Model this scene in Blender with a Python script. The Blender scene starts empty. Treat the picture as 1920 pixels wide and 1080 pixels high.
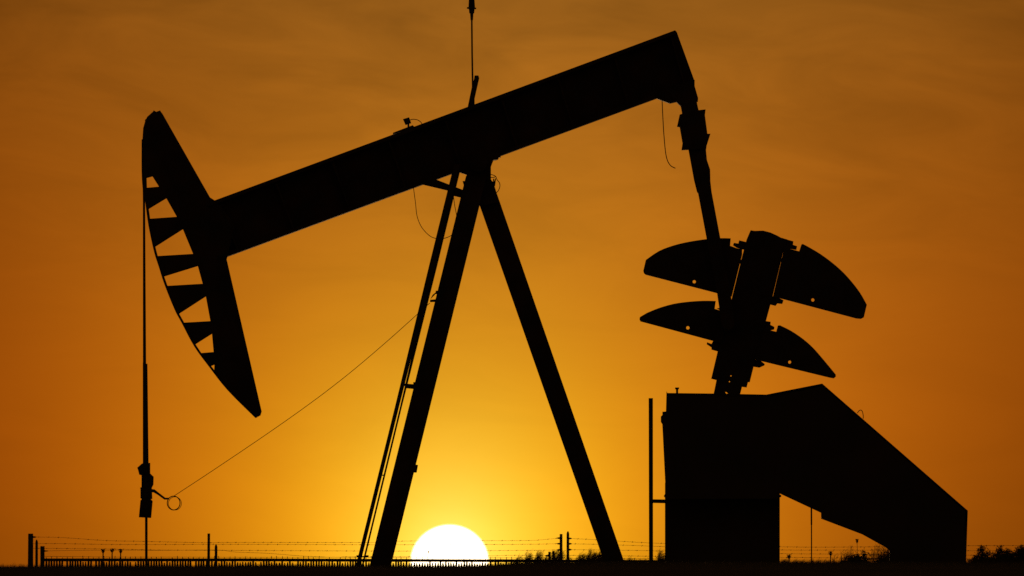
import bpy, math, random
from mathutils import Vector
from mathutils.geometry import tessellate_polygon

random.seed(7)
scene = bpy.context.scene
col = scene.collection

# ------------------------------------------------------------------ camera
FPX = 15696.0                       # focal length in pixels of a 1920 px wide frame (a 7 degree view)
EYE = 1.5
HOR = 1064.0                        # row of eye level
CAM = Vector((0, 0, EYE))
tilt = math.atan((HOR - 540) / FPX)
cam_d = bpy.data.cameras.new("camera")
cam_d.sensor_width = 36
cam_d.lens = 36 * FPX / 1920
cam_d.clip_start = 1
cam_d.clip_end = 60000
cam_d.dof.use_dof = True
cam_d.dof.focus_distance = 118.5
cam_d.dof.aperture_fstop = 8
cam = bpy.data.objects.new("camera", cam_d)
cam.location = CAM
cam.rotation_euler = (math.pi / 2 + tilt, 0, 0)
col.objects.link(cam)
scene.camera = cam

ct, st = math.cos(tilt), math.sin(tilt)


def P(x, y, D):
    """the point seen at photo pixel (x, y) on the upright plane D metres ahead"""
    a, b = (x - 960) / FPX, (540 - y) / FPX
    d = Vector((a, ct - b * st, st + b * ct))
    return CAM + d * (D / d.y)


PD = 118.0                          # distance of the pump's middle plane
U = PD / FPX                        # metres per pixel at the pump
W = (P(1300, 600, PD) - CAM).normalized()   # the pump's crosswise axis


def pt(x, y, w=0.0):
    return P(x, y, PD + w * W.y)


# --------------------------------------------------------------- materials
def mat(name, base, base2, rough, scale, metallic=0.0, bump=0.0, spec=.06):
    m = bpy.data.materials.new(name)
    m.use_nodes = True
    nt = m.node_tree
    b = nt.nodes["Principled BSDF"]
    tc = nt.nodes.new("ShaderNodeTexCoord")
    nz = nt.nodes.new("ShaderNodeTexNoise")
    nz.inputs["Scale"].default_value = scale
    nz.inputs["Detail"].default_value = 6
    rp = nt.nodes.new("ShaderNodeValToRGB")
    rp.color_ramp.elements[0].position = .35
    rp.color_ramp.elements[1].position = .68
    rp.color_ramp.elements[0].color = (*base, 1)
    rp.color_ramp.elements[1].color = (*base2, 1)
    nt.links.new(tc.outputs["Object"], nz.inputs["Vector"])
    nt.links.new(nz.outputs["Fac"], rp.inputs["Fac"])
    nt.links.new(rp.outputs["Color"], b.inputs["Base Color"])
    b.inputs["Roughness"].default_value = rough
    b.inputs["Metallic"].default_value = metallic
    b.inputs["Specular IOR Level"].default_value = spec
    if bump:
        bp = nt.nodes.new("ShaderNodeBump")
        bp.inputs["Strength"].default_value = bump
        nt.links.new(nz.outputs["Fac"], bp.inputs["Height"])
        nt.links.new(bp.outputs["Normal"], b.inputs["Normal"])
    return m


STEEL = mat("weathered_dark_steel_paint", (.035, .033, .030), (.070, .042, .028), .7, 3.0)
IRON = mat("cast_iron_weights", (.040, .036, .032), (.060, .044, .034), .75, 5.0)
ROPE = mat("greasy_wire_rope", (.030, .028, .026), (.055, .045, .038), .6, 30.0)
RUBBER = mat("black_cable_jacket", (.020, .020, .020), (.035, .032, .030), .6, 20.0)
PANEL = mat("sheet_metal_guard_paint", (.050, .046, .040), (.075, .055, .040), .65, 1.2)
CONCRETE = mat("concrete_pad", (.20, .19, .17), (.28, .26, .23), .9, 4.0)
WOOD = mat("weathered_fence_wood", (.060, .045, .034), (.11, .085, .065), .9, 14.0)
WIRE = mat("rusty_fence_wire", (.060, .034, .022), (.10, .055, .032), .8, 25.0)
RAILM = mat("rusty_picket_steel", (.050, .034, .026), (.085, .048, .032), .75, 8.0)
SOIL = mat("dry_prairie_soil", (.040, .034, .022), (.075, .060, .040), .95, .6, bump=.3)
GRASS = mat("dry_grass_blades", (.050, .045, .020), (.090, .070, .032), .9, 4.0)
STRAW = mat("tall_straw_grass", (.085, .055, .030), (.13, .080, .042), .9, 4.0)
LEAF = mat("shrub_leaves", (.040, .045, .018), (.070, .055, .026), .85, 6.0)
TWIG = mat("shrub_twigs", (.055, .038, .026), (.080, .055, .036), .9, 10.0)
SEED = mat("dry_seed_heads", (.055, .036, .024), (.080, .052, .034), .9, 20.0)


# ------------------------------------------------------------ mesh helpers
class MB:
    def __init__(self):
        self.v, self.f = [], []

    def add(self, verts, faces):
        o = len(self.v)
        self.v += [Vector(p) for p in verts]
        self.f += [tuple(i + o for i in f) for f in faces]
        return self

    def plate(self, outer, t, w=0.0, holes=(), pos=None, axis=None):
        """a plate cut to an outline in photo pixels at the pump, t metres thick; w is one depth or one per corner"""
        pos = pos or pt
        axis = axis or W
        loops = [list(outer)] + [list(h) for h in holes]
        flat = [p for l in loops for p in l]
        tris = tessellate_polygon([[Vector((p[0], -p[1], 0)) for p in l] for l in loops])
        ws = list(w) if isinstance(w, (list, tuple)) else [w] * len(flat)
        ws += [ws[0]] * (len(flat) - len(ws))
        mid = [pos(p[0], p[1], k) for p, k in zip(flat, ws)]
        n = len(flat)
        vs = [p - axis * (t / 2) for p in mid] + [p + axis * (t / 2) for p in mid]
        fs = [tuple(x) for x in tris] + [tuple(i + n for i in reversed(x)) for x in tris]
        o = 0
        for l in loops:
            k = len(l)
            for i in range(k):
                a, b = o + i, o + (i + 1) % k
                fs.append((a, b, b + n, a + n))
            o += k
        return self.add(vs, fs)

    def tube(self, pts, r, n=8, caps=True):
        pts = [Vector(p) for p in pts]
        rs = r if isinstance(r, (list, tuple)) else [r] * len(pts)
        vs, fs = [], []
        prev = None
        for i, p in enumerate(pts):
            a = pts[max(i - 1, 0)]
            b = pts[min(i + 1, len(pts) - 1)]
            d = (b - a)
            d = d.normalized() if d.length > 1e-9 else Vector((0, 0, 1))
            if prev is None:
                ref = Vector((0, 0, 1)) if abs(d.z) < .9 else Vector((1, 0, 0))
                u = d.cross(ref).normalized()
            else:
                u = (prev - d * prev.dot(d))
                u = u.normalized() if u.length > 1e-9 else d.orthogonal().normalized()
            prev = u
            v = d.cross(u)
            for k in range(n):
                ang = 2 * math.pi * k / n
                vs.append(p + (u * math.cos(ang) + v * math.sin(ang)) * rs[i])
        for i in range(len(pts) - 1):
            for k in range(n):
                a, b = i * n + k, i * n + (k + 1) % n
                fs.append((a, b, b + n, a + n))
        if caps:
            fs.append(tuple(reversed(range(n))))
            fs.append(tuple(range((len(pts) - 1) * n, len(pts) * n)))
        return self.add(vs, fs)

    def box(self, lo, hi):
        (a, b, c), (d, e, f) = lo, hi
        vs = [(a, b, c), (d, b, c), (d, e, c), (a, e, c), (a, b, f), (d, b, f), (d, e, f), (a, e, f)]
        return self.add(vs, [(0, 3, 2, 1), (4, 5, 6, 7), (0, 1, 5, 4), (1, 2, 6, 5), (2, 3, 7, 6), (3, 0, 4, 7)])

    def build(self, name, material, parent=None, origin=None):
        c = Vector(origin) if origin is not None else sum(self.v, Vector()) / len(self.v)
        me = bpy.data.meshes.new(name)
        me.from_pydata([p - c for p in self.v], [], self.f)
        me.materials.append(material)
        me.update()
        o = bpy.data.objects.new(name, me)
        col.objects.link(o)
        WORLD[o.name] = c
        if parent is not None:
            o.parent = parent
            o.location = c - WORLD[parent.name]
        else:
            o.location = c
        return o


WORLD = {}


def tag(o, label=None, cat=None, group=None, kind=None):
    for k, v in (("label", label), ("category", cat), ("group", group), ("kind", kind)):
        if v:
            o[k] = v
    return o


def thing(name, loc, label, cat, group=None):
    o = bpy.data.objects.new(name, None)
    o.empty_display_size = .3
    o.location = loc
    col.objects.link(o)
    WORLD[o.name] = Vector(loc)
    return tag(o, label, cat, group)


def circ(x, y, r, n=14):
    return [(x + r * math.cos(2 * math.pi * k / n), y + r * math.sin(2 * math.pi * k / n)) for k in range(n)]


def smooth(pts, n=6):
    """Catmull-Rom through a list of tuples"""
    out = []
    for i in range(len(pts) - 1):
        p0 = pts[max(i - 1, 0)]
        p1, p2 = pts[i], pts[i + 1]
        p3 = pts[min(i + 2, len(pts) - 1)]
        for k in range(n):
            t = k / n
            out.append(tuple(.5 * (2 * b + (c - a) * t + (2 * a - 5 * b + 4 * c - d) * t * t + (3 * b - a - 3 * c + d) * t ** 3)
                             for a, b, c, d in zip(p0, p1, p2, p3)))
    out.append(tuple(pts[-1]))
    return out


# ------------------------------------------------------------------ ground
GZ = .55                             # ground level round the pump and the fences


def lerp_table(tab, x):
    if x <= tab[0][0]:
        return tab[0][1]
    for (a, b), (c, d) in zip(tab, tab[1:]):
        if x <= c:
            return b + (d - b) * (x - a) / (c - a)
    return tab[-1][1]


CREST = [(-3000, 1063), (0, 1062.6), (60, 1062.4), (90, 1061.6), (420, 1061.2), (500, 1059.6), (545, 1059.6), (590, 1061.2), (880, 1061.4), (930, 1058.5), (1000, 1055.2), (1180, 1053.5), (1480, 1053.8), (1920, 1054.5), (4800, 1056)]


def wob(x, y):
    return .5 * math.sin(x * 2.3 + y * .7) + .3 * math.sin(x * 5.1 - y * 1.9 + 1) + .2 * math.sin(x * 11.7 + y * 3.1)


def height(x, y):
    px = 960 + FPX * x / max(y, 30)
    top = EYE + (HOR - lerp_table(CREST, px)) * 56 / FPX
    if y < 56:
        t = max(y, 0) / 56
        h = top * (1 - (1 - t) ** 2) - .02 * (1 - t)
    elif y < 100:
        t = (y - 56) / 44
        h = top + (GZ - top) * t * t * (3 - 2 * t)
    else:
        h = GZ - .35 * min(1, max(0, (y - 300) / 3000))
    return h + .002 * wob(x, y) * (1 if 45 < y < 300 else 0)


ys = [-60, -20, 0, 10, 20, 28, 34, 40, 44, 48, 50, 51, 52, 53, 54, 54.5, 55, 55.5, 56, 56.5, 57, 58, 59, 60, 62, 65, 68, 72, 76, 80, 85, 90,
      95, 100, 105, 110, 115, 120, 125, 130, 140, 150, 165, 180, 200, 240, 300, 400, 600, 1000, 2000, 5000, 12000, 40000]
NX = 220
gv, gf = [], []
for y in ys:
    half = max(12.0, abs(y) * .22) if y < 300 else y * .5
    for i in range(NX + 1):
        s = -1 + 2 * i / NX
        s2 = s * (.35 + .65 * s * s)
        x = half * s2 * 3
        gv.append((x, y, height(x, y)))
for j in range(len(ys) - 1):
    for i in range(NX):
        a = j * (NX + 1) + i
        gf.append((a, a + 1, a + NX + 2, a + NX + 1))
g = MB().add(gv, gf).build("ground", SOIL, origin=(0, 0, 0))
tag(g, kind="structure")
for p in g.data.polygons:
    p.use_smooth = True

# short grass growing along the rise in front of the pump
gm = MB()
for i in range(9000):
    y = random.uniform(50, 57.5)
    x = random.uniform(-.072, .072) * y
    z = height(x, y)
    px = 960 + FPX * x / y
    tall = .006 + .010 * random.random() ** 2
    if random.random() < .04:
        tall += .012
    if px < 60 or px > 1170:
        tall *= 1.5
    a = random.uniform(0, 6.28)
    wd = random.uniform(.0012, .0024)
    lean = random.uniform(-.4, .7) * tall
    dx, dy = math.cos(a) * wd, math.sin(a) * wd
    gm.add([(x - dx, y - dy, z - .004), (x + dx, y + dy, z - .004),
            (x + lean * .4 + dx * .6, y + dy * .6, z + tall * .6), (x + lean * .4 - dx * .6, y - dy * .6, z + tall * .6),
            (x + lean, y, z + tall)], [(0, 1, 2, 3), (3, 2, 4)])
tag(gm.build("grass", GRASS, origin=(0, 54, 1.5)), "short dry grass along the dark rise in the foreground", "grass", kind="stuff")

# --------------------------------------------------------------- pump jack
base = pt(1100, 1100)
pj = thing("pump_jack", (base.x, base.y, GZ), "tall black oil pump jack with a striped curved horse head, silhouetted before the sunset", "pump jack")


def part(name, mb, m, parent=None, label=None):
    o = mb.build(name, m, parent or pj)
    if label:
        o["label"] = label
    return o


def at_ground(x, w):
    """pixel row where the ground lies under column x at depth w"""
    D = PD + w * W.y
    return HOR + (EYE - GZ) * FPX / D


GR = at_ground(960, 0)

# walking beam
beam = MB()
beam.plate([(388, 381.6), (403, 376), (1266, 57), (1269, 60), (1302.5, 152.5), (1300, 159), (1232, 184), (425, 482), (410, 487)], .03, 0)
# flanges run along the top and bottom edges, web plates between them
def flange(x0, y0, x1, y1, h, t):
    return [(x0, y0), (x1, y1), (x1 + h * .35, y1 + h * .93), (x0 + h * .35, y0 + h * .93)]
beam.plate(flange(389, 381.4, 1265.6, 57.4, 7, 0), .32, 0)
beam.plate(flange(409, 480.5, 1229.5, 178.0, 7, 0), .32, 0)
for k in range(9):
    f = k / 8
    x, y = 412 + f * 846, 385 + f * -313
    x2, y2 = 447 + f * 836, 473 + f * -309
    beam.plate([(x, y), (x + 3, y - 1.1), (x2 + 3, y2 - 1.1), (x2, y2)], .28, 0)
bo = part("walking_beam", beam, STEEL)

# horse head: two side plates with windows, ribs and a curved face
HH = [(268.5, 240), (272.5, 226), (276, 219), (289, 207.5), (293, 209.5), (299, 207.5), (302, 210), (392, 369), (403, 376), (440, 420), (425, 487), (490.5, 772),
      (488.5, 779), (484, 781.5), (480, 781.5), (427.4, 731.5), (391.9, 686.5), (365, 649.5), (341.5, 605.5), (328, 580), (308.9, 532.5), (298.5, 500),
      (289.6, 471.5), (279.3, 423), (272.7, 375), (268.9, 357), (266.6, 322), (266.6, 269)]
WIN = [[(275, 334), (286, 331), (298, 350), (275.5, 352)],
       [(279, 392), (312, 372), (331.5, 406.5), (281.5, 410)],
       [(291, 463), (343, 430), (362, 476), (295, 480)],
       [(306.5, 519), (371, 499), (380, 532), (312, 536)],
       [(335, 589), (386, 556), (394.5, 602), (342, 605)],
       [(366, 646), (397.5, 626), (400.5, 660), (376, 662)],
       [(393, 687.5), (402, 684), (401.5, 699)]]
hh = MB()
hh.plate(HH, .014, -.13, holes=WIN)
hh.plate(HH, .014, .13, holes=WIN)
ho = part("horse_head", hh, STEEL)
face = MB()
arc = smooth([(266.8, 262), (266.8, 322), (269.1, 357), (272.9, 375), (279.6, 423), (289.9, 471.5), (298.8, 500), (309.2, 532.5), (328.3, 580), (341.8, 605.5),
              (365.3, 649.5), (392.2, 686.5), (427.7, 731.5), (479.8, 783.5)], 4)
inner = [(x + 2.2, y - .8) for x, y in arc]
face.plate(arc + inner[::-1], .30, 0)
part("face_plate", face, STEEL, ho)
for q in ([(275.5, 352.4), (298, 350.4), (304, 356), (276, 356)], [(281.8, 410.4), (331.5, 407), (334, 411), (282.6, 414)],
          [(295.2, 480.4), (362, 476.4), (363, 480), (296.4, 484)], [(312.3, 536.4), (380, 532.4), (381, 536), (313.6, 540)],
          [(342.3, 605.4), (394.5, 602.4), (395, 606), (344, 609)], [(376.4, 662.4), (400.5, 660.4), (401, 664), (379, 666)]):
    part("rib", MB().plate(q, .25, 0), STEEL, ho)
part("spine_plate", MB().plate([(302.5, 211), (392.5, 369.5), (388, 371), (298, 213)], .28, 0).plate([(424.5, 488), (489.8, 772), (485.5, 773), (420, 489)], .28, 0), STEEL, ho)
top = MB().plate([(286, 212), (288.5, 207), (292.5, 210), (297, 210), (300, 207), (303, 212)], .10, 0)
top.tube([pt(274.5, 226, -.17), pt(274.5, 226, .17)], 3 * U, 8)
part("wire_retainer", top, STEEL, ho)

# bridle, carrier bar, polished rod
rope = MB().tube([pt(269.3, 262, -.06), pt(269.3, 340, -.06), pt(269.9, 380, -.06), pt(270.0, 700, -.06), pt(270.2, 872, -.06)], 2.0 * U, 8)
part("bridle_rope", rope, ROPE)
rope2 = MB().tube([pt(269.3, 262, .06), pt(269.3, 340, .06), pt(270.1, 380, .06), pt(272.0, 680, .06), pt(274.8, 872, .06)], 2.0 * U, 8)
part("bridle_rope", rope2, ROPE)
sl = MB().tube([pt(270.6, 680, -.06), pt(270.7, 872, -.06)], 3.0 * U, 10).tube([pt(273.4, 682, .06), pt(275.6, 872, .06)], 3.2 * U, 10)
part("rope_socket", sl, STEEL)
carrier = MB().plate([(266.7, 869), (281, 868), (281, 888), (287.5, 894), (287, 909), (284, 914.7), (285, 935.6), (282, 936), (285.6, 939.7), (282.8, 971),
                      (261, 969.7), (264, 938), (266.7, 935.6), (264, 934), (264, 916), (262.8, 914.7), (266, 913), (266, 891), (261.7, 889.7), (259.7, 881.4), (258, 876.7)], .17, 0)
for yy in (874, 884, 899, 908, 920, 928, 950, 960):
    carrier.tube([pt(273, yy, -.12), pt(273, yy, .12)], 4.5 * U, 10)
co = part("carrier_bar", carrier, STEEL)
part("polished_rod", MB().tube([pt(274.3, 965, 0), pt(274.4, GR - 90, 0)], 2.6 * U, 10), STEEL)
arm = MB().tube([pt(*p, -.03) for p in ((282, 920), (289, 920.5), (297, 926), (309, 935), (317, 935))], [3.4 * U, 3.0 * U, 2.2 * U, 2.0 * U, 1.8 * U], 8)
part("load_cell_arm", arm, STEEL)
ring = MB().tube([pt(325.6 + 12.0 * math.cos(a), 943.2 + 13.0 * math.sin(a), -.03) for a in [2 * math.pi * k / 36 for k in range(37)]], 1.0 * U, 6, False)
ring.tube([pt(328.0 + 12.2 * math.cos(a), 944 + 12.4 * math.sin(a), .02) for a in [2 * math.pi * k / 36 for k in range(37)]], .6 * U, 6, False)
part("cable_coil", ring, RUBBER)
cable = smooth([(327, 929.5), (400, 881.5), (500, 814), (580, 757.5), (650, 704), (720, 645), (785, 587), (806, 568)], 6)
part("load_cell_cable", MB().tube([pt(x, y, -.03 - .25 * (x - 327) / 480) for x, y in cable], .62 * U, 6), RUBBER)
# wellhead below the rod, behind the rise
wh = MB()
zb = pt(274, 1100).z
cx_, cy_ = pt(274, 1100).x, PD
wh.tube([(cx_, cy_, GZ), (cx_, cy_, GZ + .12), (cx_, cy_, GZ + .121), (cx_, cy_, GZ + .5), (cx_, cy_, GZ + .501), (cx_, cy_, GZ + .62)], [.2, .2, .1, .1, .14, .14], 14)
part("wellhead", wh, STEEL)

# samson post
def splay(px4, wt, wb, t):
    """four corners top-left, top-right, bottom-right, bottom-left, splayed crosswise"""
    return MB().plate(px4, t, [wt, wt, wb, wb])


def ext(xa, ya, xb, yb, y):
    return xa + (xb - xa) * (y - ya) / (yb - ya)


BY = GR - 18
nl = splay([(874.0, 330), (912.5, 330), (ext(870.6, 500, 735.2, 1040, BY), BY), (ext(834.6, 500, 698.9, 1040, BY), BY)], -.22, -.85, .14)
part("front_leg", nl, STEEL)
fl = splay([(874.0, 330), (912.5, 330), (ext(870.6, 500, 738.0, 1040, BY), BY), (ext(833.8, 500, 701.5, 1040, BY), BY)], .22, .85, .14)
part("front_leg", fl, STEEL)
rl = MB().plate([(893, 366), (918.5, 332), (927.5, 352), (938, 382), (ext(948.2, 420, 1168.2, 1049, BY), BY), (ext(912.3, 420, 1131.5, 1049, BY), BY)], .26, 0)
part("rear_leg", rl, STEEL)
cap = MB().plate([(855, 318), (855, 322), (861.4, 323.4), (875.6, 328.2), (875.6, 340), (868.2, 340), (871, 350), (868.5, 360), (868, 372), (899, 386), (936, 380), (927, 350),
                  (922, 340), (919.7, 337), (919.7, 312), (924, 301), (929, 300.2), (933, 299), (934.5, 295.5), (938, 295.5), (938, 286), (900, 292)], .5, 0)
cap.tube([pt(897, 305, -.42), pt(897, 305, .42)], 17 * U, 16)
part("saddle_bearing", cap, STEEL)
br = MB().plate([(791, 341), (815, 335.5), (842.2, 346), (868, 356), (868, 371.5), (850.4, 367.4), (839.3, 357.5), (791, 346)], .06, -.2)
part("brace", br, STEEL)
part("leg_bracket", MB().plate([(754, 718.5), (775, 720.5), (775, 716.5), (784, 716.5), (782, 730), (762, 728)], .08, -.5), STEEL)
hk = MB().plate([(806.5, 562), (820, 561), (824, 561), (824, 566), (806.5, 566.5)], .05, -.4)
hk.plate([(807, 561), (811, 553), (817, 548), (817, 545), (822, 545), (822, 553), (817, 551), (811, 557)], .04, -.4)
part("cable_hook", hk, STEEL)
part("junction_box", MB().plate([(770, 870), (783.5, 872), (781, 886), (770, 886)], .16, -.66), STEEL)
# foot plates
for x, w in ((ext(852, 500, 717, 1040, BY), -.85), (ext(852, 500, 719.5, 1040, BY), .85), (ext(930, 420, 1150, 1049, BY), 0)):
    part("foot_plate", MB().plate([(x - 34, BY - 3), (x + 34, BY - 3), (x + 34, BY), (x - 34, BY)], .5, w), STEEL)

# long inclined service pipe beside the front legs, with a thin rail next to it
LY0, LY1 = 308, BY
def sx(a, b, y): return a + (b - a) * (y - 326) / (1048 - 326)
def stringer(a, b, wa, wb_, h0, h1):
    ys_ = (LY0, 500, 760, LY1)
    L = [(sx(a, b, y) - (h0 if y <= 500 else h1), y) for y in ys_]
    R = [(sx(a, b, y) + (h0 if y <= 500 else h1), y) for y in ys_]
    poly = L + R[::-1]
    wv = lambda y: wa + (wb_ - wa) * (y - 326) / (1048 - 326)
    return MB().plate(poly, .04, [wv(p[1]) for p in poly])
s1 = part("inclined_brace", stringer(852.2, 674.0, -.45, -.95, 5.2, 3.8), STEEL)
part("side_rail", stringer(857.4, 682.8, -.35, -.75, 4.0, 1.7), STEEL, s1)
for y in (640, 891):
    f = (y - 326) / (1048 - 326)
    part("spacer", MB().tube([pt(sx(852.2, 674, y), y, -.45 - .5 * f), pt(sx(857.4, 682.8, y), y, -.35 - .4 * f)], 1.3 * U, 6), STEEL, s1)
kn = MB()
for x in (671.5, 688):
    kn.tube([pt(x, 1041, -.7), pt(x, 1045, -.7)], 3.2 * U, 8)
kn.tube([pt(671, 1044, -.9), pt(688, 1043, -.55)], 1.2 * U, 6)
part("base_clamp", kn, STEEL, s1)

# tail bearing, equalizer and pitman arms
eq = MB().plate([(1228, 178), (1230.5, 183.9), (1232.8, 185.8), (1255.5, 194.2), (1268, 191.4), (1276.4, 199.7), (1279.5, 216), (1309.7, 208), (1306.4, 190.6),
                 (1308.5, 190.6), (1309, 184.4), (1302.5, 162), (1302.5, 150), (1270, 160)], .34, 0)
eq.tube([pt(1293, 205, -.8), pt(1293, 205, .8)], 12 * U, 14)
part("tail_bearing", eq, STEEL)
PIT = [(1277.5, 200), (1306.5, 192), (1310, 207), (1323, 273), (1325.5, 300), (1331.5, 318), (1332, 340), (1334.3, 360), (1369, 545), (1378, 606), (1372, 620), (1360, 622), (1353, 608),
       (1344.4, 549), (1325, 448), (1309, 363), (1306.8, 360), (1301.4, 338.6), (1290.8, 281)]
BRK = [(1274.4, 215), (1278.6, 213.6), (1309.7, 206.7), (1323, 205.3), (1321.7, 216), (1326.4, 251), (1332, 251), (1325, 273), (1324, 280.5), (1301, 280.5), (1277.8, 281.7),
       (1279.7, 269), (1274.4, 238.6), (1269.4, 237.8)]
for w in (-.80, .80):
    p_ = part("pitman_arm", MB().plate(PIT, .10, w), STEEL)
    part("pitman_bracket", MB().plate(BRK, .16, w), STEEL, p_)
    part("wrist_pin", MB().tube([pt(1366, 607, w - .09), pt(1366, 607, w * .6)], 11 * U, 16), STEEL, p_)

# cranks with their counterweights
CR = [(1407.4, 431.8), (1415, 433), (1430.6, 432.5), (1444.4, 436), (1457, 441.7), (1464, 445.6), (1476, 449), (1467.5, 476), (1448.5, 556), (1412.8, 688), (1405.7, 716.6),
      (1402.4, 716.6), (1399.8, 726.6), (1391.2, 725.3), (1388, 738), (1380, 780), (1355, 800), (1330, 780), (1338.2, 738), (1343.4, 712.7), (1333.5, 710.1), (1345.6, 659), (1372, 560), (1392, 479), (1400, 449)]
CH = [circ(1370.5, 704.8, 1.2, 8), circ(1367.7, 715.6, 1.2, 8), [(1359.5, 735), (1362, 735), (1365, 738), (1362, 738.5)]]
W_UL = smooth([(1211, 487.5), (1235.6, 470.8), (1263, 460.3), (1291, 453.6), (1324.4, 448.5), (1350.8, 446.7), (1370, 447)], 3) + \
    [(1368.9, 461), (1380.6, 465.3), (1391.5, 467.5), (1391.3, 478), (1372.0, 556.2), (1345, 550), (1210.6, 515.3), (1207.4, 512.5), (1206.2, 508)]
W_UR = smooth([(1504, 457.5), (1511, 460.5), (1539, 477), (1566.7, 498), (1589, 519.5), (1611, 547), (1625, 571.4)], 3) + \
    [(1619.4, 595), (1614, 598), (1605.6, 597.3), (1461, 559), (1449.2, 556.5), (1468.0, 476), (1471, 463.5), (1484.7, 467.8), (1498.6, 471.4), (1502.5, 459)]
W_LL = [(1201, 602.8), (1199, 598.6), (1200, 594.4)] + smooth([(1213, 586.7), (1235.6, 577.5), (1263.3, 569.7), (1291, 565.8), (1319, 564), (1342, 564.4)], 3) + \
    [(1340, 579), (1350, 582), (1368, 586), (1352, 643.5), (1337, 639.4)]
W_LR = smooth([(1462.5, 610.0), (1483, 620.2), (1505.6, 635.5), (1525, 652.8), (1544.4, 675), (1566.7, 702)], 3) + \
    [(1567, 706), (1563, 709.4), (1555.6, 708.2), (1427, 677), (1414, 674), (1432, 617), (1443, 619), (1455.6, 622), (1458.6, 610.3)]
LUG = {
    0: [[(1400, 449), (1401.5, 454.4), (1386, 450.7), (1384.3, 456.7), (1376, 455.4), (1374.4, 460), (1381.5, 464.6), (1393, 468), (1404, 468), (1406, 449)],
        [(1385, 487), (1396, 487), (1394, 494.5), (1383, 494.5)], [(1343.5, 577.8), (1346, 577.8), (1366, 575), (1366, 583), (1350, 582)]],
    1: [[(1464, 446), (1487.5, 452.5), (1486.7, 459), (1494.4, 461.7), (1493, 468.6), (1484.7, 467.2), (1470, 464), (1460, 460)],
        [(1464, 484), (1470, 484), (1468, 491), (1462, 491)],
        [(1455, 556), (1461, 559), (1469, 563), (1466.7, 570), (1457.5, 569), (1454, 573.6), (1443, 570.8), (1440, 555)]],
    2: [[(1350, 640), (1337, 639.4), (1334, 645), (1325.8, 641.7), (1325, 645.5), (1334, 651.4), (1334, 655.6), (1345.8, 659), (1356, 659)]],
    3: [[(1430, 600), (1436, 602), (1445, 603.3), (1444.4, 609), (1452, 613), (1451.4, 617.8), (1443, 620), (1430, 618)],
        [(1418, 674), (1427, 677), (1434, 682.5), (1433, 685.3), (1423.6, 689.4), (1412.5, 687.5), (1410, 680)]],
}
WTS = [(W_UL, circ(1301.7, 528.3, 3.1)), (W_UR, circ(1524, 562.5, 3.2)), (W_LL, circ(1289.7, 614.7, 3.2)), (W_LR, circ(1480.6, 679, 3.0))]
for w in (-.52, .52):
    c_ = part("crank", MB().plate(CR, .20, w, holes=CH), IRON)
    for i, (o_, h_) in enumerate(WTS):
        wt_ = part("counterweight", MB().plate(o_, .26, w, holes=[h_]), IRON, c_)
        for lg in LUG[i]:
            part("clamp_bolt", MB().plate(lg, .15, w), STEEL, c_)

# gear reducer, pedestal and guard
gb = MB().plate([(1262, 742), (1430, 742), (1440, 800), (1436, 905), (1262, 905), (1255, 800)], .7, 0)
gb.tube([pt(1355, 772, -.62), pt(1355, 772, .62)], 20 * U, 18)
gbo = part("gear_reducer", gb, STEEL)
part("breather_cap", MB().plate([(1265.8, 726.5), (1273.6, 726.5), (1273, 729.5), (1271.6, 730.5), (1271.6, 745), (1267.5, 745), (1267.5, 730.5), (1265.8, 729.5)], .05, -.86), STEEL)
ped = MB().plate([(1247, 905), (1461.5, 905), (1461.5, GR - 30), (1247, GR - 30)], .9, 0)
part("pedestal", ped, PANEL)
gd = MB().plate([(1249.7, 733), (1251.3, 737), (1338, 738), (1437, 740), (1541.7, 719.3), (1814, 957), (1810.7, 1056), (1810, GR - 26), (1671, GR - 26), (1668, 1056), (1668, 1032), (1660, 1026),
                 (1616.7, 1002), (1539.6, 972.7), (1539.3, 961.5), (1461.7, 925.3), (1461.7, 935), (1247.6, 935), (1244.5, 930), (1248.2, 924), (1241.8, 795.5), (1239, 791), (1239, 781),
                 (1242, 778), (1242, 772), (1248.6, 771.5)], .02, -.92)
gdo = part("belt_guard", gd, PANEL)
rim = MB()
edge = [(1251.3, 737), (1338, 738), (1437, 740), (1541.7, 719.3), (1814, 957), (1810.7, 1056)]
for (a, b), (c, d) in zip(edge, edge[1:]):
    rim.plate([(a, b), (c, d), (c - 1, d + 5), (a + .5, b + 5)] if d != 1056 else [(a, b), (c, d), (c - 5, d), (a - 5, b)], .30, -.78)
part("guard_rim", rim, PANEL, gdo)
part("guard_ring", MB().tube([pt(x, y, -.9) for x, y in smooth([(1607.5, 774.5), (1611, 770), (1614.5, 769), (1617, 772), (1618.5, 779), (1618.5, 785)], 5)], .8 * U, 6), STEEL, gdo)
part("junction_knob", MB().tube([pt(1462.5, 930, -1.0), pt(1462.5, 930, -.8)], 2.6 * U, 8), STEEL, gdo)
# motor on its stand at the tail, behind the guard
mo = MB().tube([pt(1740, 985, -.55), pt(1740, 985, .45)], 44 * U, 20)
mo.plate([(1690, 1020), (1800, 1020), (1806, GR - 26), (1684, GR - 26)], .8, 0)
part("motor", mo, STEEL)
part("conduit", MB().tube([pt(1521.3, 948, -.5), pt(1521.5, 984, -.5)], 1.5 * U, 8).tube([pt(1521.5, 983, -.5), pt(1521.9, GR - 26, -.5)], 1.1 * U, 8), STEEL)
gp = MB().plate([(1216.2, 746.5), (1224.2, 746.5), (1224.6, GR - 26), (1217.2, GR - 26)], 8 * U, -.7)
gp.plate([(1223, 936.2), (1249, 936.6), (1249, 943.6), (1223, 943.0)], 7 * U, -.7)
part("guard_post", gp, STEEL)

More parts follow.
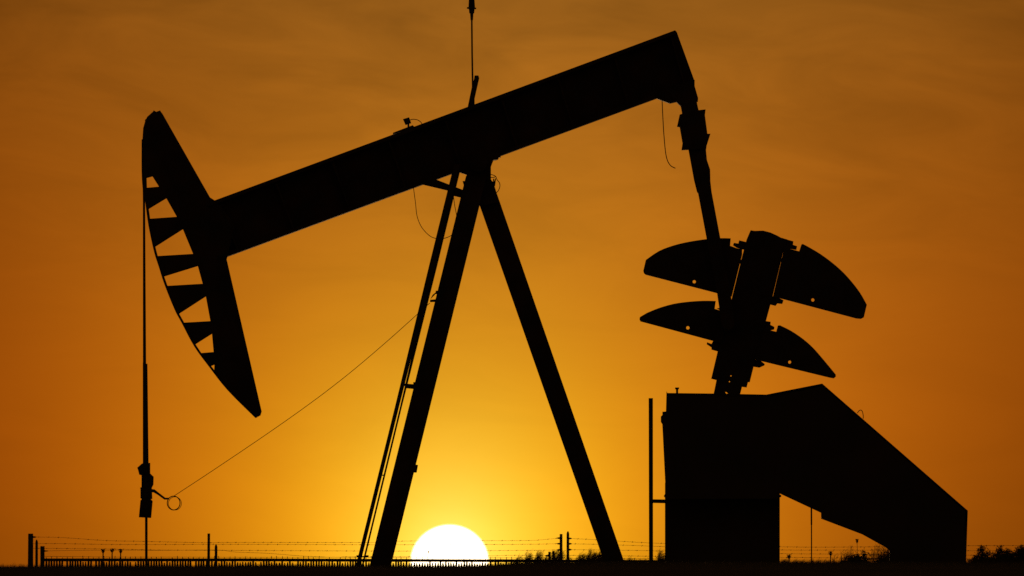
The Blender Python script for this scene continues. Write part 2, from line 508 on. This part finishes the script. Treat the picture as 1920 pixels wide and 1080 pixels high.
# skid beams and pad carrying the whole unit, below the line of the rise
sk = MB()
for w in (-.75, .75):
    sk.plate([(660, GR - 26), (1830, GR - 26), (1830, GR - 8), (660, GR - 8)], .16, w)
for x in (700, 1000, 1190, 1330, 1470, 1640, 1810):
    sk.plate([(x - 8, GR - 25), (x + 8, GR - 25), (x + 8, GR - 9), (x - 8, GR - 9)], 1.7, 0)
part("skid", sk, STEEL)
part("concrete_pad", MB().plate([(640, GR - 8), (1850, GR - 8), (1850, GR + 12), (640, GR + 12)], 2.6, 0), CONCRETE)

# antenna, sensor and loose wires on the beam
an = MB().plate([(876.5, 203), (884.8, 163), (889, 148), (890, 141.5), (897, 141.5), (898.5, 146.5), (889.8, 185), (890, 200)], .05, 0)
ao = part("antenna", an, STEEL)
mast = MB().tube([pt(886.4, 168, -.03), pt(885.2, 100, -.03), pt(884.6, 36, -.03), pt(884.5, 20, -.03), pt(884.4, -60, -.03)],
                 [1.7 * U, 1.6 * U, 1.6 * U, 1.6 * U, 1.2 * U], 8)
mast.tube([pt(884.6, 38, -.03), pt(884.5, 24, -.03)], [2.4 * U, 3.4 * U], 10)
mast.tube([pt(884.5, 25, -.03), pt(884.5, 17, -.03), pt(884.5, 16.9, -.03), pt(884.4, 0, -.03), pt(884.4, -24, -.03)], [4.6 * U, 5.4 * U, 6.4 * U, 5.4 * U, 5.0 * U], 12)
mast.tube([pt(875.5, 14.8, -.03), pt(892.8, 15.8, -.03)], 1.6 * U, 8)
part("mast", mast, STEEL, ao)
se = MB().plate([(755.6, 223.5), (767, 220), (771, 231), (760.5, 234.5)], 11 * U, 0).plate([(764, 232), (767.5, 231), (767.5, 242), (764, 242)], 4 * U, 0)
se.plate([(737, 252), (737, 249), (774, 234.8), (777, 238)], .12, 0)
so = part("tilt_sensor", se, STEEL)
part("sensor_cable", MB().tube([pt(x, y, 0) for x, y in smooth([(769, 225), (775, 223.6), (783, 225), (789, 229), (792, 234)], 5)], .8 * U, 6), RUBBER, so)
part("hanging_wire", MB().tube([pt(x, y, -.1) for x, y in smooth([(1241.3, 185), (1242.6, 215), (1245, 255), (1249, 292), (1256, 309), (1266.5, 315.6)], 6)], .95 * U, 6), RUBBER)
part("sagging_wire", MB().tube([pt(x, y, -.15) for x, y in smooth([(775, 350), (779, 380), (782, 405), (790, 425), (803, 440), (815, 446.5), (831, 447.3), (848, 440), (857, 425), (856, 404), (852.5, 385), (850.3, 368)], 6)], .72 * U, 6), RUBBER)
lp = MB().tube([pt(x, y, -.2) for x, y in smooth([(919, 327), (924, 328), (929.5, 331), (932, 337), (936.5, 343), (937.2, 350), (934, 358), (929.5, 362)], 5)], .8 * U, 6)
lp.tube([pt(x, y, -.2) for x, y in smooth([(918, 333), (926, 332.5), (929, 331)], 4)], .8 * U, 6)
lp.plate([(919, 336), (924.5, 341), (924.5, 335), (926.5, 335), (926.5, 341), (928.5, 334), (930, 335), (928.2, 349), (922, 350)], .06, -.2)
part("bearing_grease_line", lp, RUBBER)

# ------------------------------------------------------------------ fences
FD = 136.0
FU = FD / FPX
FY = Vector((0, 1, 0))


def fp(x, y, w=0.0):
    return P(x, y, FD + w)


FGR = HOR + (EYE - GZ) * FPX / FD + 6


def post(parent, x0, x1, top, pointed, slant=0.0, m=WOOD, flare=1.5):
    c, r = (x0 + x1) / 2, (x1 - x0) / 2
    pts = [fp(c - slant, FGR), fp(c - slant * .4, top + 45), fp(c, top + (4.2 if pointed else .3)), fp(c, top)]
    return MB().tube(pts, [(r + flare) * FU, r * 1.05 * FU, r * FU, (.42 * r if pointed else r * .9) * FU], 10).build("post", m, parent)


def wire(parent, pts, r=.0023, barb=17.0, w=0.0, name="wire"):
    mb = MB()
    sp = smooth(pts, 8)
    mb.tube([fp(x, y, w) for x, y in sp], r, 5)
    if barb:
        acc = random.uniform(0, barb)
        for (x0, y0), (x1, y1) in zip(sp, sp[1:]):
            L = x1 - x0
            while acc < L:
                f = acc / L
                x, y = x0 + L * f, y0 + (y1 - y0) * f
                c = fp(x, y, w)
                mb.tube([c + Vector((-.010, 0, 0)), c + Vector((.010, 0, .001))], r * 1.9, 5)
                a = random.uniform(.3, 1.2)
                mb.tube([c + Vector((-.012 * math.cos(a), 0, -.016 * math.sin(a))), c + Vector((.012 * math.cos(a), 0, .016 * math.sin(a)))], r * .9, 4)
                acc += barb * random.uniform(.85, 1.15)
            acc -= L
    return mb.build(name, WIRE, parent)


def insul(parent, x0, x1, y):
    return MB().tube([fp(x0, y, -.02), fp((x0 + x1) / 2, y, -.02), fp(x1, y, -.02)], [1.9 * FU, 1.5 * FU, .7 * FU], 8).build("insulator", RUBBER, parent)


b1 = fp(550, FGR)
f1 = thing("barbed_wire_fence", (b1.x, b1.y, GZ), "barbed wire fence left of the gap, its wires crossing in front of the setting sun", "fence")
post(f1, 52.6, 62.4, 1000.5, False, .6)
post(f1, 66.2, 71.2, 1011.8, True, .2)
post(f1, 388.9, 394.1, 1000.2, False, .8)
post(f1, 1049.2, 1054.8, 1001.2, False, 0)
post(f1, 1027.9, 1032.8, 1034.4, False, 0)
wire(f1, [(62, 1007), (95, 1007.2), (130, 1008.8), (200, 1013.6), (265, 1015), (388, 1017.6), (440, 1017), (700, 1017.2), (740, 1015), (790, 1014.2), (905, 1013.8), (985, 1013.6), (1010, 1012.6), (1049, 1008.8)])
wire(f1, [(62, 1019.2), (120, 1019.5), (240, 1021), (440, 1020.6), (700, 1021.4), (905, 1021), (1000, 1020.4), (1049, 1019.4)])
wire(f1, [(62, 1028), (150, 1028.8), (240, 1030), (300, 1031.4), (440, 1032), (640, 1033), (760, 1033.3), (905, 1032.6), (1000, 1031.8), (1049, 1031)])
wire(f1, [(640, 1044.2), (760, 1043.6), (905, 1042.6), (960, 1041.2), (1028, 1041.6)])
for y in (1009, 1019.5, 1031):
    insul(f1, 1049.5, 1044, y)
insul(f1, 62, 68, 1007)
insul(f1, 1028, 1022, 1041.8)

b2 = fp(1500, FGR)
f2 = thing("barbed_wire_fence", (b2.x, b2.y, GZ), "barbed wire fence starting at the pointed post right of the gap, passing behind the guard", "fence")
post(f2, 1062.2, 1067.4, 996.2, True, 0)
post(f2, 1035.4, 1040.2, 1032.8, False, 0)
post(f2, 2060, 2066, 1010, True, 0)
wire(f2, [(1067, 1009.6), (1118, 1012), (1160, 1014.6), (1200, 1017), (1246, 1019), (1461, 1025.2), (1600, 1025.6), (1815, 1023.2), (2062, 1023)])
wire(f2, [(1067, 1019.6), (1118, 1020.6), (1200, 1023.2), (1246, 1025), (1461, 1031), (1600, 1031.4), (1815, 1032.6), (2062, 1033)])
wire(f2, [(1067, 1030.6), (1200, 1032.2), (1246, 1033.4), (1461, 1038), (1600, 1039), (1815, 1041), (2062, 1042)])
wire(f2, [(1038, 1041), (1072, 1041.2), (1160, 1042.2), (1246, 1043.2), (1461, 1045), (1815, 1048), (2062, 1050)])
for y in (1009.6, 1019.6, 1030.6):
    insul(f2, 1067, 1072, y)

b3 = fp(600, FGR)
f3 = thing("picket_fence", (b3.x, b3.y + .25, GZ), "low fence of close upright bars under a flat dark top rail, before the sun", "fence")
PW = .25
def fp3(x, y, w=0.0): return P(x, y, FD + PW + w)
def post3(x0, x1, top, pointed):
    c, r = (x0 + x1) / 2, (x1 - x0) / 2
    MB().tube([fp3(c, FGR), fp3(c, top + 40), fp3(c, top + (4.2 if pointed else .3)), fp3(c, top)], [(r + 1) * FU, r * FU, r * FU, (.42 * r if pointed else r * .9) * FU], 10).build("post", WOOD, f3)
post3(75.4, 83.8, 1024, False)
post3(402.4, 407.8, 1020.8, True)
post3(1140, 1146, 1040, False)
RL = [(79, 1047), (480, 1047), (640, 1047.6), (940, 1048.6), (1200, 1050), (1460, 1052)]
def rail_y(x): return lerp_table(RL, x)
rail = MB()
xs_ = [79, 200, 405, 480, 640, 800, 940, 1100, 1200, 1460]
rail.plate([(x, rail_y(x)) for x in xs_] + [(x, rail_y(x) + 5.6) for x in reversed(xs_)], .05, 0, pos=fp3, axis=FY)
rail.build("top_rail", RAILM, f3)
for xa, xb in ((84, 402), (408, 700), (700, 1000), (1000, 1460)):
    pk = MB()
    x = xa + 3
    k = 0
    while x < xb:
        jx = random.uniform(-.55, .55)
        lean = random.uniform(-.5, .5)
        tall = (k % 2 == 0)
        full = random.random() < (.85 if x < 400 else .34)
        y5 = rail_y(x) + (2.5 if full else random.uniform(5.9, 7.8))
        h0, h1 = (1.5, 2.15) if full else (random.uniform(.9, 1.35), random.uniform(2.05, 2.4))
        yl = HOR + 1
        if random.random() > .03:
            pk.plate([(x + jx - h0, y5), (x + jx + h0, y5), (x + lean + h1, yl), (x + lean + h1, FGR - 4), (x + lean - h1, FGR - 4), (x + lean - h1, yl)], .02, .06, pos=fp3, axis=FY)
        if tall and random.random() < .9:
            pk.tube([fp3(x + jx, rail_y(x) + 2, .0), fp3(x + jx + random.uniform(-.8, .8), rail_y(x) - random.uniform(1.6, 4.8), .0)], .6 * FU, 5)
        x += 4.92
        k += 1
    pk.build("picket_panel", RAILM, f3)
mb = MB()
mb.tube([fp3(x, y, .06) for x, y in smooth([(84, 1043.2), (200, 1044.4), (330, 1044.6), (460, 1044.8), (640, 1044.8), (800, 1045.4), (1000, 1046.2), (1460, 1049.5)], 6)], .0028, 5)
mb.build("wire", WIRE, f3)
mb = MB()
mb.tube([fp3(x, y, 0) for x, y in smooth([(84, 1033), (150, 1031.8), (240, 1031.6), (320, 1031.8), (408, 1031.4), (440, 1035), (500, 1037.4), (560, 1042), (610, 1044.4)], 6)], .0026, 5)
mb.build("wire", WIRE, f3)
MB().tube([fp3(82, 1033.2, -.02), fp3(90, 1033, -.02)], [1.6 * FU, .7 * FU], 8).build("insulator", RUBBER, f3)

# -------------------------------------------------------------- vegetation
def weed(x, top, D, label, hw=3.2, hh=4.5, group="dry seed head weeds along the fence line", lean=0.0, sr=1.45):
    u = D / FPX
    gr = HOR + (EYE - GZ) * FPX / D
    b = P(x, gr, D)
    o = thing("dry_weed", (b.x, b.y, GZ), label, "weed", group)
    MB().tube([P(x - lean, gr + 3, D), P(x - lean * .5, (gr + top) / 2, D), P(x, top + hh, D)], [sr * u, sr * u, sr * .85 * u], 6).build("stem", TWIG, o)
    hd = MB()
    for i in range(70):
        a = random.uniform(0, 6.28)
        rr = math.sqrt(random.random()) * hw * u
        zz = random.uniform(0, 1)
        rr *= (.45 + .55 * zz)
        c = P(x, top + hh, D) + Vector((math.cos(a) * rr, math.sin(a) * rr, zz * hh * u))
        s = random.uniform(.5, 1.0) * u
        hd.tube([c - Vector((0, 0, s)), c, c + Vector((0, 0, s))], [.2 * s, 1.0 * s, .2 * s], 5)
    for i in range(8):
        a = 6.28 * i / 8
        hd.tube([P(x, top + hh + 3, D), P(x, top + hh * .6, D) + Vector((math.cos(a), math.sin(a), 0)) * hw * u * .8], .35 * u, 4)
    hd.build("seed_head", SEED, o)


weed(193.3, 1029.5, 150, "flat topped dry weed standing leftmost in the row of three behind the fence", 4.0, 6)
weed(210.2, 1028.6, 150, "wide topped dry weed standing in the middle of the row of three behind the fence", 4.8, 5.4)
weed(226.2, 1029.8, 150, "round topped dry weed standing rightmost in the row of three behind the fence", 4.2, 5.8)
weed(803.5, 1033.5, 150, "tiny dark weed tip showing against the white sun disc", 1.2, 2.6, sr=.15)
weed(1479.5, 1039.8, 150, "low dark seed head left of the thin conduit under the guard", 5.0, 6, lean=-2)
weed(1557.5, 1034.0, 150, "dark seed head just right of the thin conduit under the guard", 4.8, 6, lean=1)
weed(1607.0, 1010.8, 150, "tallest thin weed with a small head under the sloping guard", 3.0, 5.5, lean=-3, sr=.5)


def leaf(mb, c, s):
    a, b = random.uniform(0, 6.28), random.uniform(-1.2, 1.2)
    d = Vector((math.cos(a) * math.cos(b), math.sin(a) * math.cos(b), math.sin(b)))
    n = d.orthogonal().normalized()
    mb.add([c - d * s, c + n * s * .38, c + d * s, c - n * s * .38], [(0, 1, 2, 3)])


def shrub(name, x, hwid, top, D, label, cat, leaves, stems, lean=0.0, leafsize=.03, group=None, fill=.6, ragged=.32):
    """a bush whose twigs fan out from one root; leaves gather along the twigs in clumps"""
    u = D / FPX
    gr = HOR + (EYE - GZ) * FPX / D
    root = P(x, gr, D)
    o = thing(name, (root.x, root.y, GZ), label, cat, group)
    H = (gr - top) * u
    tw, lf = MB(), MB()
    tips = []
    for i in range(stems):
        fx = random.uniform(-1, 1)
        fy = random.uniform(-1, 1)
        hh = H * (1 - .30 * abs(fx) ** 2) * random.uniform(1 - ragged, 1.0)
        tip = root + Vector((fx * hwid * u + lean * u * hh / H, fy * hwid * u, hh))
        mid = root.lerp(tip, .5) + Vector((-fx * hwid * u * .15, 0, hh * .08)) + Vector((random.gauss(0, .03), random.gauss(0, .03), 0))
        r = random.uniform(.0035, .007)
        tw.tube([root + Vector((fx * .04, fy * .04, -.05)), mid, tip], [r * 1.8, r, r * .35], 5)
        tips.append((root, mid, tip))
        for k in range(3):
            f = random.uniform(.45, .9)
            q = mid.lerp(tip, f * 2 - .9) if f > .45 else root.lerp(mid, f * 2)
            e = q + Vector((random.gauss(lean * u * .08, .08), random.gauss(0, .08), random.uniform(.05, .2) * H * .6))
            e.z = min(e.z, root.z + H)
            tw.tube([q, e], [r * .6, r * .25], 4)
            tips.append((q, q.lerp(e, .5), e))
    mains = [t for k, t in enumerate(tips) if k % 4 == 0]
    for i in range(leaves):
        if random.random() < fill:
            a, m_, b = random.choice(mains)
            f = random.uniform(.5, 1.0)
            sp = (.035 + .10 * (1 - f))
        else:
            a, m_, b = random.choice(tips)
            f = random.uniform(.45, 1.0)
            sp = .022
        c = (a.lerp(m_, f * 2) if f < .5 else m_.lerp(b, f * 2 - 1)) + Vector((random.gauss(0, sp), random.gauss(0, sp), random.gauss(0, sp * .8)))
        if c.z > root.z + H:
            continue
        leaf(lf, c, leafsize * random.uniform(.5, 1.2))
    tw.build("twigs", TWIG, o)
    lf.build("foliage", LEAF, o)
    return o


SG = "shrubs growing along the fence line"
shrub("shrub", 1838, 22, 1023, 185, "dark bushy shrub just right of the guard's tail end", "shrub", 7000, 34, 5, .034, SG, .75)
shrub("shrub", 1822, 13, 1040, 178, "low bush tucked against the guard's tail end", "shrub", 2600, 24, 3, .034, SG, .8)
shrub("shrub", 1856, 17, 1038, 178, "rounded black mound of a shrub between the two taller bushes at right", "shrub", 9000, 40, 0, .036, SG, 1.0, .12)
shrub("shrub", 1872, 17, 1023, 188, "upright shrub with a split top, right of the rounded black mound", "shrub", 6400, 32, 6, .034, SG, .75)
shrub("shrub", 1888, 14, 1019, 190, "tallest dark shrub with a narrow peak near the right edge", "shrub", 6400, 30, 3, .034, SG, .75)
shrub("shrub", 1890, 30, 1037, 180, "wide low shrub in front of the tallest narrow shrub at right", "shrub", 9000, 44, 0, .036, SG, 1.0, .15)
shrub("shrub", 1914, 24, 1021, 186, "broad dark shrub cut by the right edge of the frame", "shrub", 8000, 38, 4, .034, SG, .75)
shrub("shrub", 1560, 15, 1038, 175, "low hazy tuft of twigs beneath the seed head under the guard", "shrub", 360, 46, 5, .024, SG)
shrub("shrub", 1588, 28, 1021, 215, "sparse brown twiggy bush left of the dark clump under the guard", "shrub", 900, 80, 8, .022, SG)
shrub("shrub", 1606, 14, 1038.5, 160, "compact black clump of brush standing under the guard's slope", "shrub", 9000, 40, 0, .034, SG, 1.0, .08)
shrub("shrub", 1620, 4, 1027, 162, "thin dark upright bush beside the compact clump under the guard", "shrub", 1700, 16, 1, .03, SG, .8, .2)
shrub("shrub", 1642, 26, 1015, 215, "tall thin brown bush right of the compact clump under the guard", "shrub", 1500, 100, 8, .024, SG)
shrub("shrub", 1662, 20, 1012, 205, "open twiggy bush touching the guard's lower edge", "shrub", 1500, 80, 5, .024, SG)

# windblown tall grass behind the fences, leaning to the right
tg = MB()


def tuft(x, hw, top, D, n, lean):
    u = D / FPX
    gr = HOR + (EYE - GZ) * FPX / D
    for i in range(n):
        fx = random.gauss(0, .5)
        h = (gr - top) * random.uniform(.72, 1.0) * (1 - .12 * min(2, abs(fx)))
        bx = x + fx * hw
        ln = lean * random.uniform(.5, 1.3)
        b = P(bx, gr + 2, D) + Vector((0, random.gauss(0, .4), 0))
        m_ = b + Vector((ln * u * .35, 0, h * u * .72))
        t_ = b + Vector((ln * u, 0, h * u))
        r = random.uniform(.0022, .0042)
        tg.tube([b, m_, t_], [r * 1.4, r, r * .5], 4, False)
        # feathery seed plume on the upper stalk
        for k in range(9):
            f = random.uniform(.1, 1)
            c = m_.lerp(t_, f)
            e = c + Vector((random.uniform(0, .14), random.gauss(0, .03), random.uniform(.0, .10)))
            tg.tube([c, e], [r * 1.0, r * .4], 4, False)


for (x, hw, top, n, lean) in ((958, 6, 1042, 16, 6), (966, 6, 1038, 22, 8), (981, 7, 1031, 34, 10), (1000, 8, 1028, 44, 12), (1016, 8, 1037, 26, 10), (1026, 9, 1029, 30, 14), (1040, 8, 1025, 30, 12),
                              (1058, 6, 1036, 18, 8), (1078, 9, 1032, 44, 10), (1088, 10, 1034, 50, 8), (1099, 8, 1026, 40, 8), (1108, 9, 1031, 60, 8), (1120, 9, 1029, 60, 7), (1128, 7, 1033, 40, 6),
                              (1176, 7, 1041, 16, 4), (1190, 6, 1046, 14, 3), (1208, 5, 1045, 14, 4), (1232, 5, 1028, 30, 5), (1240, 6, 1035, 34, 4), (1228, 6, 1045, 20, 3),
                              (1466, 8, 1044, 30, 4), (1484, 10, 1047, 24, 4), (1502, 8, 1047, 22, 3), (1516, 6, 1044, 26, 4), (1530, 8, 1046, 26, 4), (1545, 9, 1046, 30, 4), (1575, 9, 1040, 34, 6),
                              (1583, 7, 1031, 18, 5), (1650, 12, 1034, 50, 5), (1664, 6, 1030, 30, 3), (1822, 6, 1036, 26, 4), (1855, 8, 1034, 24, 4), (1884, 8, 1030, 20, 3)):
    tuft(x, hw, top, random.uniform(200, 250), int(n * 2.7), lean)
tag(tg.build("tall_grass", STRAW, origin=(2, 225, GZ)), "tall windblown dry grass behind the wire fences", "grass", kind="stuff")

# ---------------------------------------------------------------- sky, sun
SUN = P(843, 1054, 1000.0) - CAM
sun_az = math.degrees(math.atan2(SUN.x, SUN.y))
sun_el = math.degrees(math.asin(SUN.normalized().z))
world = bpy.data.worlds.new("World")
scene.world = world
world.use_nodes = True
nt = world.node_tree
N, L = nt.nodes, nt.links
N.clear()


def val(x):
    return x


def math_(op, a, b=None, c=None, clamp=False):
    n = N.new("ShaderNodeMath")
    n.operation = op
    n.use_clamp = clamp
    for i, s in enumerate((a, b, c)):
        if s is None:
            continue
        if isinstance(s, (int, float)):
            n.inputs[i].default_value = s
        else:
            L.new(s, n.inputs[i])
    return n.outputs[0]


tc = N.new("ShaderNodeTexCoord")
sx_ = N.new("ShaderNodeSeparateXYZ")
L.new(tc.outputs["Generated"], sx_.inputs[0])
R2D = 180 / math.pi
az = math_("MULTIPLY", math_("ARCTAN2", sx_.outputs[0], sx_.outputs[1]), R2D)
ex = math_("SUBTRACT", az, sun_az)
el = math_("MULTIPLY", math_("ARCSINE", sx_.outputs[2]), R2D)
ey = math_("MAXIMUM", math_("SUBTRACT", el, sun_el), 0.0)
exc = math_("MINIMUM", math_("MAXIMUM", ex, -5.0), 5.0)
eyc = math_("MINIMUM", ey, 5.0)
# aureole of the low sun: two falling exponentials of the angle from it, per colour
FIT = [(0.6509, 0.6458, 1.1199, 2.4083, 1.7107, 0.3587, 0.0317), (0.9074, 0.7242, 0.2232, 2.4199, 1.1604, 0.2628, 0.051), (0.2142, 0.2543, 0.0083, 1.8272, 0.889, 0.5193, 0.0858)]
chan = []
for A1, s1_, A2, s2_, k, ce, cx in FIT:
    ky = math_("MULTIPLY", ey, k)
    r = math_("SQRT", math_("ADD", math_("MULTIPLY", ex, ex), math_("MULTIPLY", ky, ky)))
    e1 = math_("MULTIPLY", math_("EXPONENT", math_("DIVIDE", r, -s1_)), A1)
    e2 = math_("MULTIPLY", math_("EXPONENT", math_("DIVIDE", r, -s2_)), A2)
    tilt_ = math_("EXPONENT", math_("ADD", math_("MULTIPLY", eyc, ce), math_("MULTIPLY", exc, cx)))
    chan.append(math_("MULTIPLY", math_("ADD", e1, e2), tilt_))
cb = N.new("ShaderNodeCombineXYZ")
for i in range(3):
    L.new(chan[i], cb.inputs[i])
# thin streaks of high cloud
cv = N.new("ShaderNodeCombineXYZ")
L.new(math_("MULTIPLY", az, .55), cv.inputs[0])
L.new(math_("ADD", math_("MULTIPLY", el, 1.9), math_("MULTIPLY", az, .14)), cv.inputs[1])
cn = N.new("ShaderNodeTexNoise")
cn.inputs["Scale"].default_value = 1.25
cn.inputs["Detail"].default_value = 5
cn.inputs["Roughness"].default_value = .60
cn.inputs["Distortion"].default_value = .8
L.new(cv.outputs[0], cn.inputs["Vector"])
amt = math_("ADD", .16, math_("MULTIPLY", math_("MULTIPLY", math_("SUBTRACT", el, 1.5), .45, clamp=True), .68))
cl = math_("ADD", 1.0, math_("MULTIPLY", math_("SUBTRACT", cn.outputs["Fac"], .5), amt))
ml = N.new("ShaderNodeVectorMath")
ml.operation = "SCALE"
L.new(cb.outputs[0], ml.inputs[0])
L.new(cl, ml.inputs["Scale"])
# the sun's own disc, slightly flattened by the thick air
ed = math_("SQRT", math_("ADD", math_("POWER", math_("DIVIDE", ex, .2635), 2.0), math_("POWER", math_("DIVIDE", math_("SUBTRACT", el, sun_el), .252), 2.0)))
disc = math_("DIVIDE", math_("SUBTRACT", 1.03, ed), .065, clamp=True)
sd = N.new("ShaderNodeVectorMath")
sd.operation = "SCALE"
sd.inputs[0].default_value = (2.6, 2.3, 1.9)
L.new(disc, sd.inputs["Scale"])
sm = N.new("ShaderNodeVectorMath")
sm.operation = "ADD"
L.new(ml.outputs[0], sm.inputs[0])
L.new(sd.outputs[0], sm.inputs[1])
# faint warm fill added to the dusk sky away from the sun, lifting blacks
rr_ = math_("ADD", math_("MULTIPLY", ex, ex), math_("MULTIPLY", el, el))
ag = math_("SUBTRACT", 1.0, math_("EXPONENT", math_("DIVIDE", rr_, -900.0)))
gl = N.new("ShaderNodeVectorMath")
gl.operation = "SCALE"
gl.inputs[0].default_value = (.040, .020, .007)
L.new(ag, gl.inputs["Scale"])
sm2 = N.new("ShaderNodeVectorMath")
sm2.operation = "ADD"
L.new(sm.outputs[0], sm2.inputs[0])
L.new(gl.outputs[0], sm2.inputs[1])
# the rest of the dome: dusk sky
sky = N.new("ShaderNodeTexSky")
sky.sky_type = "NISHITA"
sky.sun_disc = False
sky.sun_elevation = math.radians(max(sun_el, .05))
sky.sun_rotation = math.radians(sun_az)
sky.dust_density = 4
bg1 = N.new("ShaderNodeBackground")
bg1.inputs["Strength"].default_value = .003
L.new(sky.outputs[0], bg1.inputs["Color"])
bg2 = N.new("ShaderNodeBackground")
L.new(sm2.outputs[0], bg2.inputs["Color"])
ad = N.new("ShaderNodeAddShader")
L.new(bg1.outputs[0], ad.inputs[0])
L.new(bg2.outputs[0], ad.inputs[1])
out = N.new("ShaderNodeOutputWorld")
L.new(ad.outputs[0], out.inputs["Surface"])
world.cycles.sampling_method = "MANUAL"
world.cycles.sample_map_resolution = 2048

sl_ = bpy.data.lights.new("sun", "SUN")
sl_.energy = .5
sl_.angle = math.radians(.53)
sl_.color = (1.0, .62, .28)
so_ = bpy.data.objects.new("sun", sl_)
so_.rotation_euler = (-SUN).to_track_quat("-Z", "Y").to_euler()
so_.location = (0, 60, 30)
col.objects.link(so_)

vs = scene.view_settings
vs.view_transform = "Standard"
vs.look = "None"
vs.exposure = 0
vs.gamma = 1
vs.use_curve_mapping = False
scene.render.film_transparent = False
scene.cycles.max_bounces = 6
scene.cycles.use_denoising = False
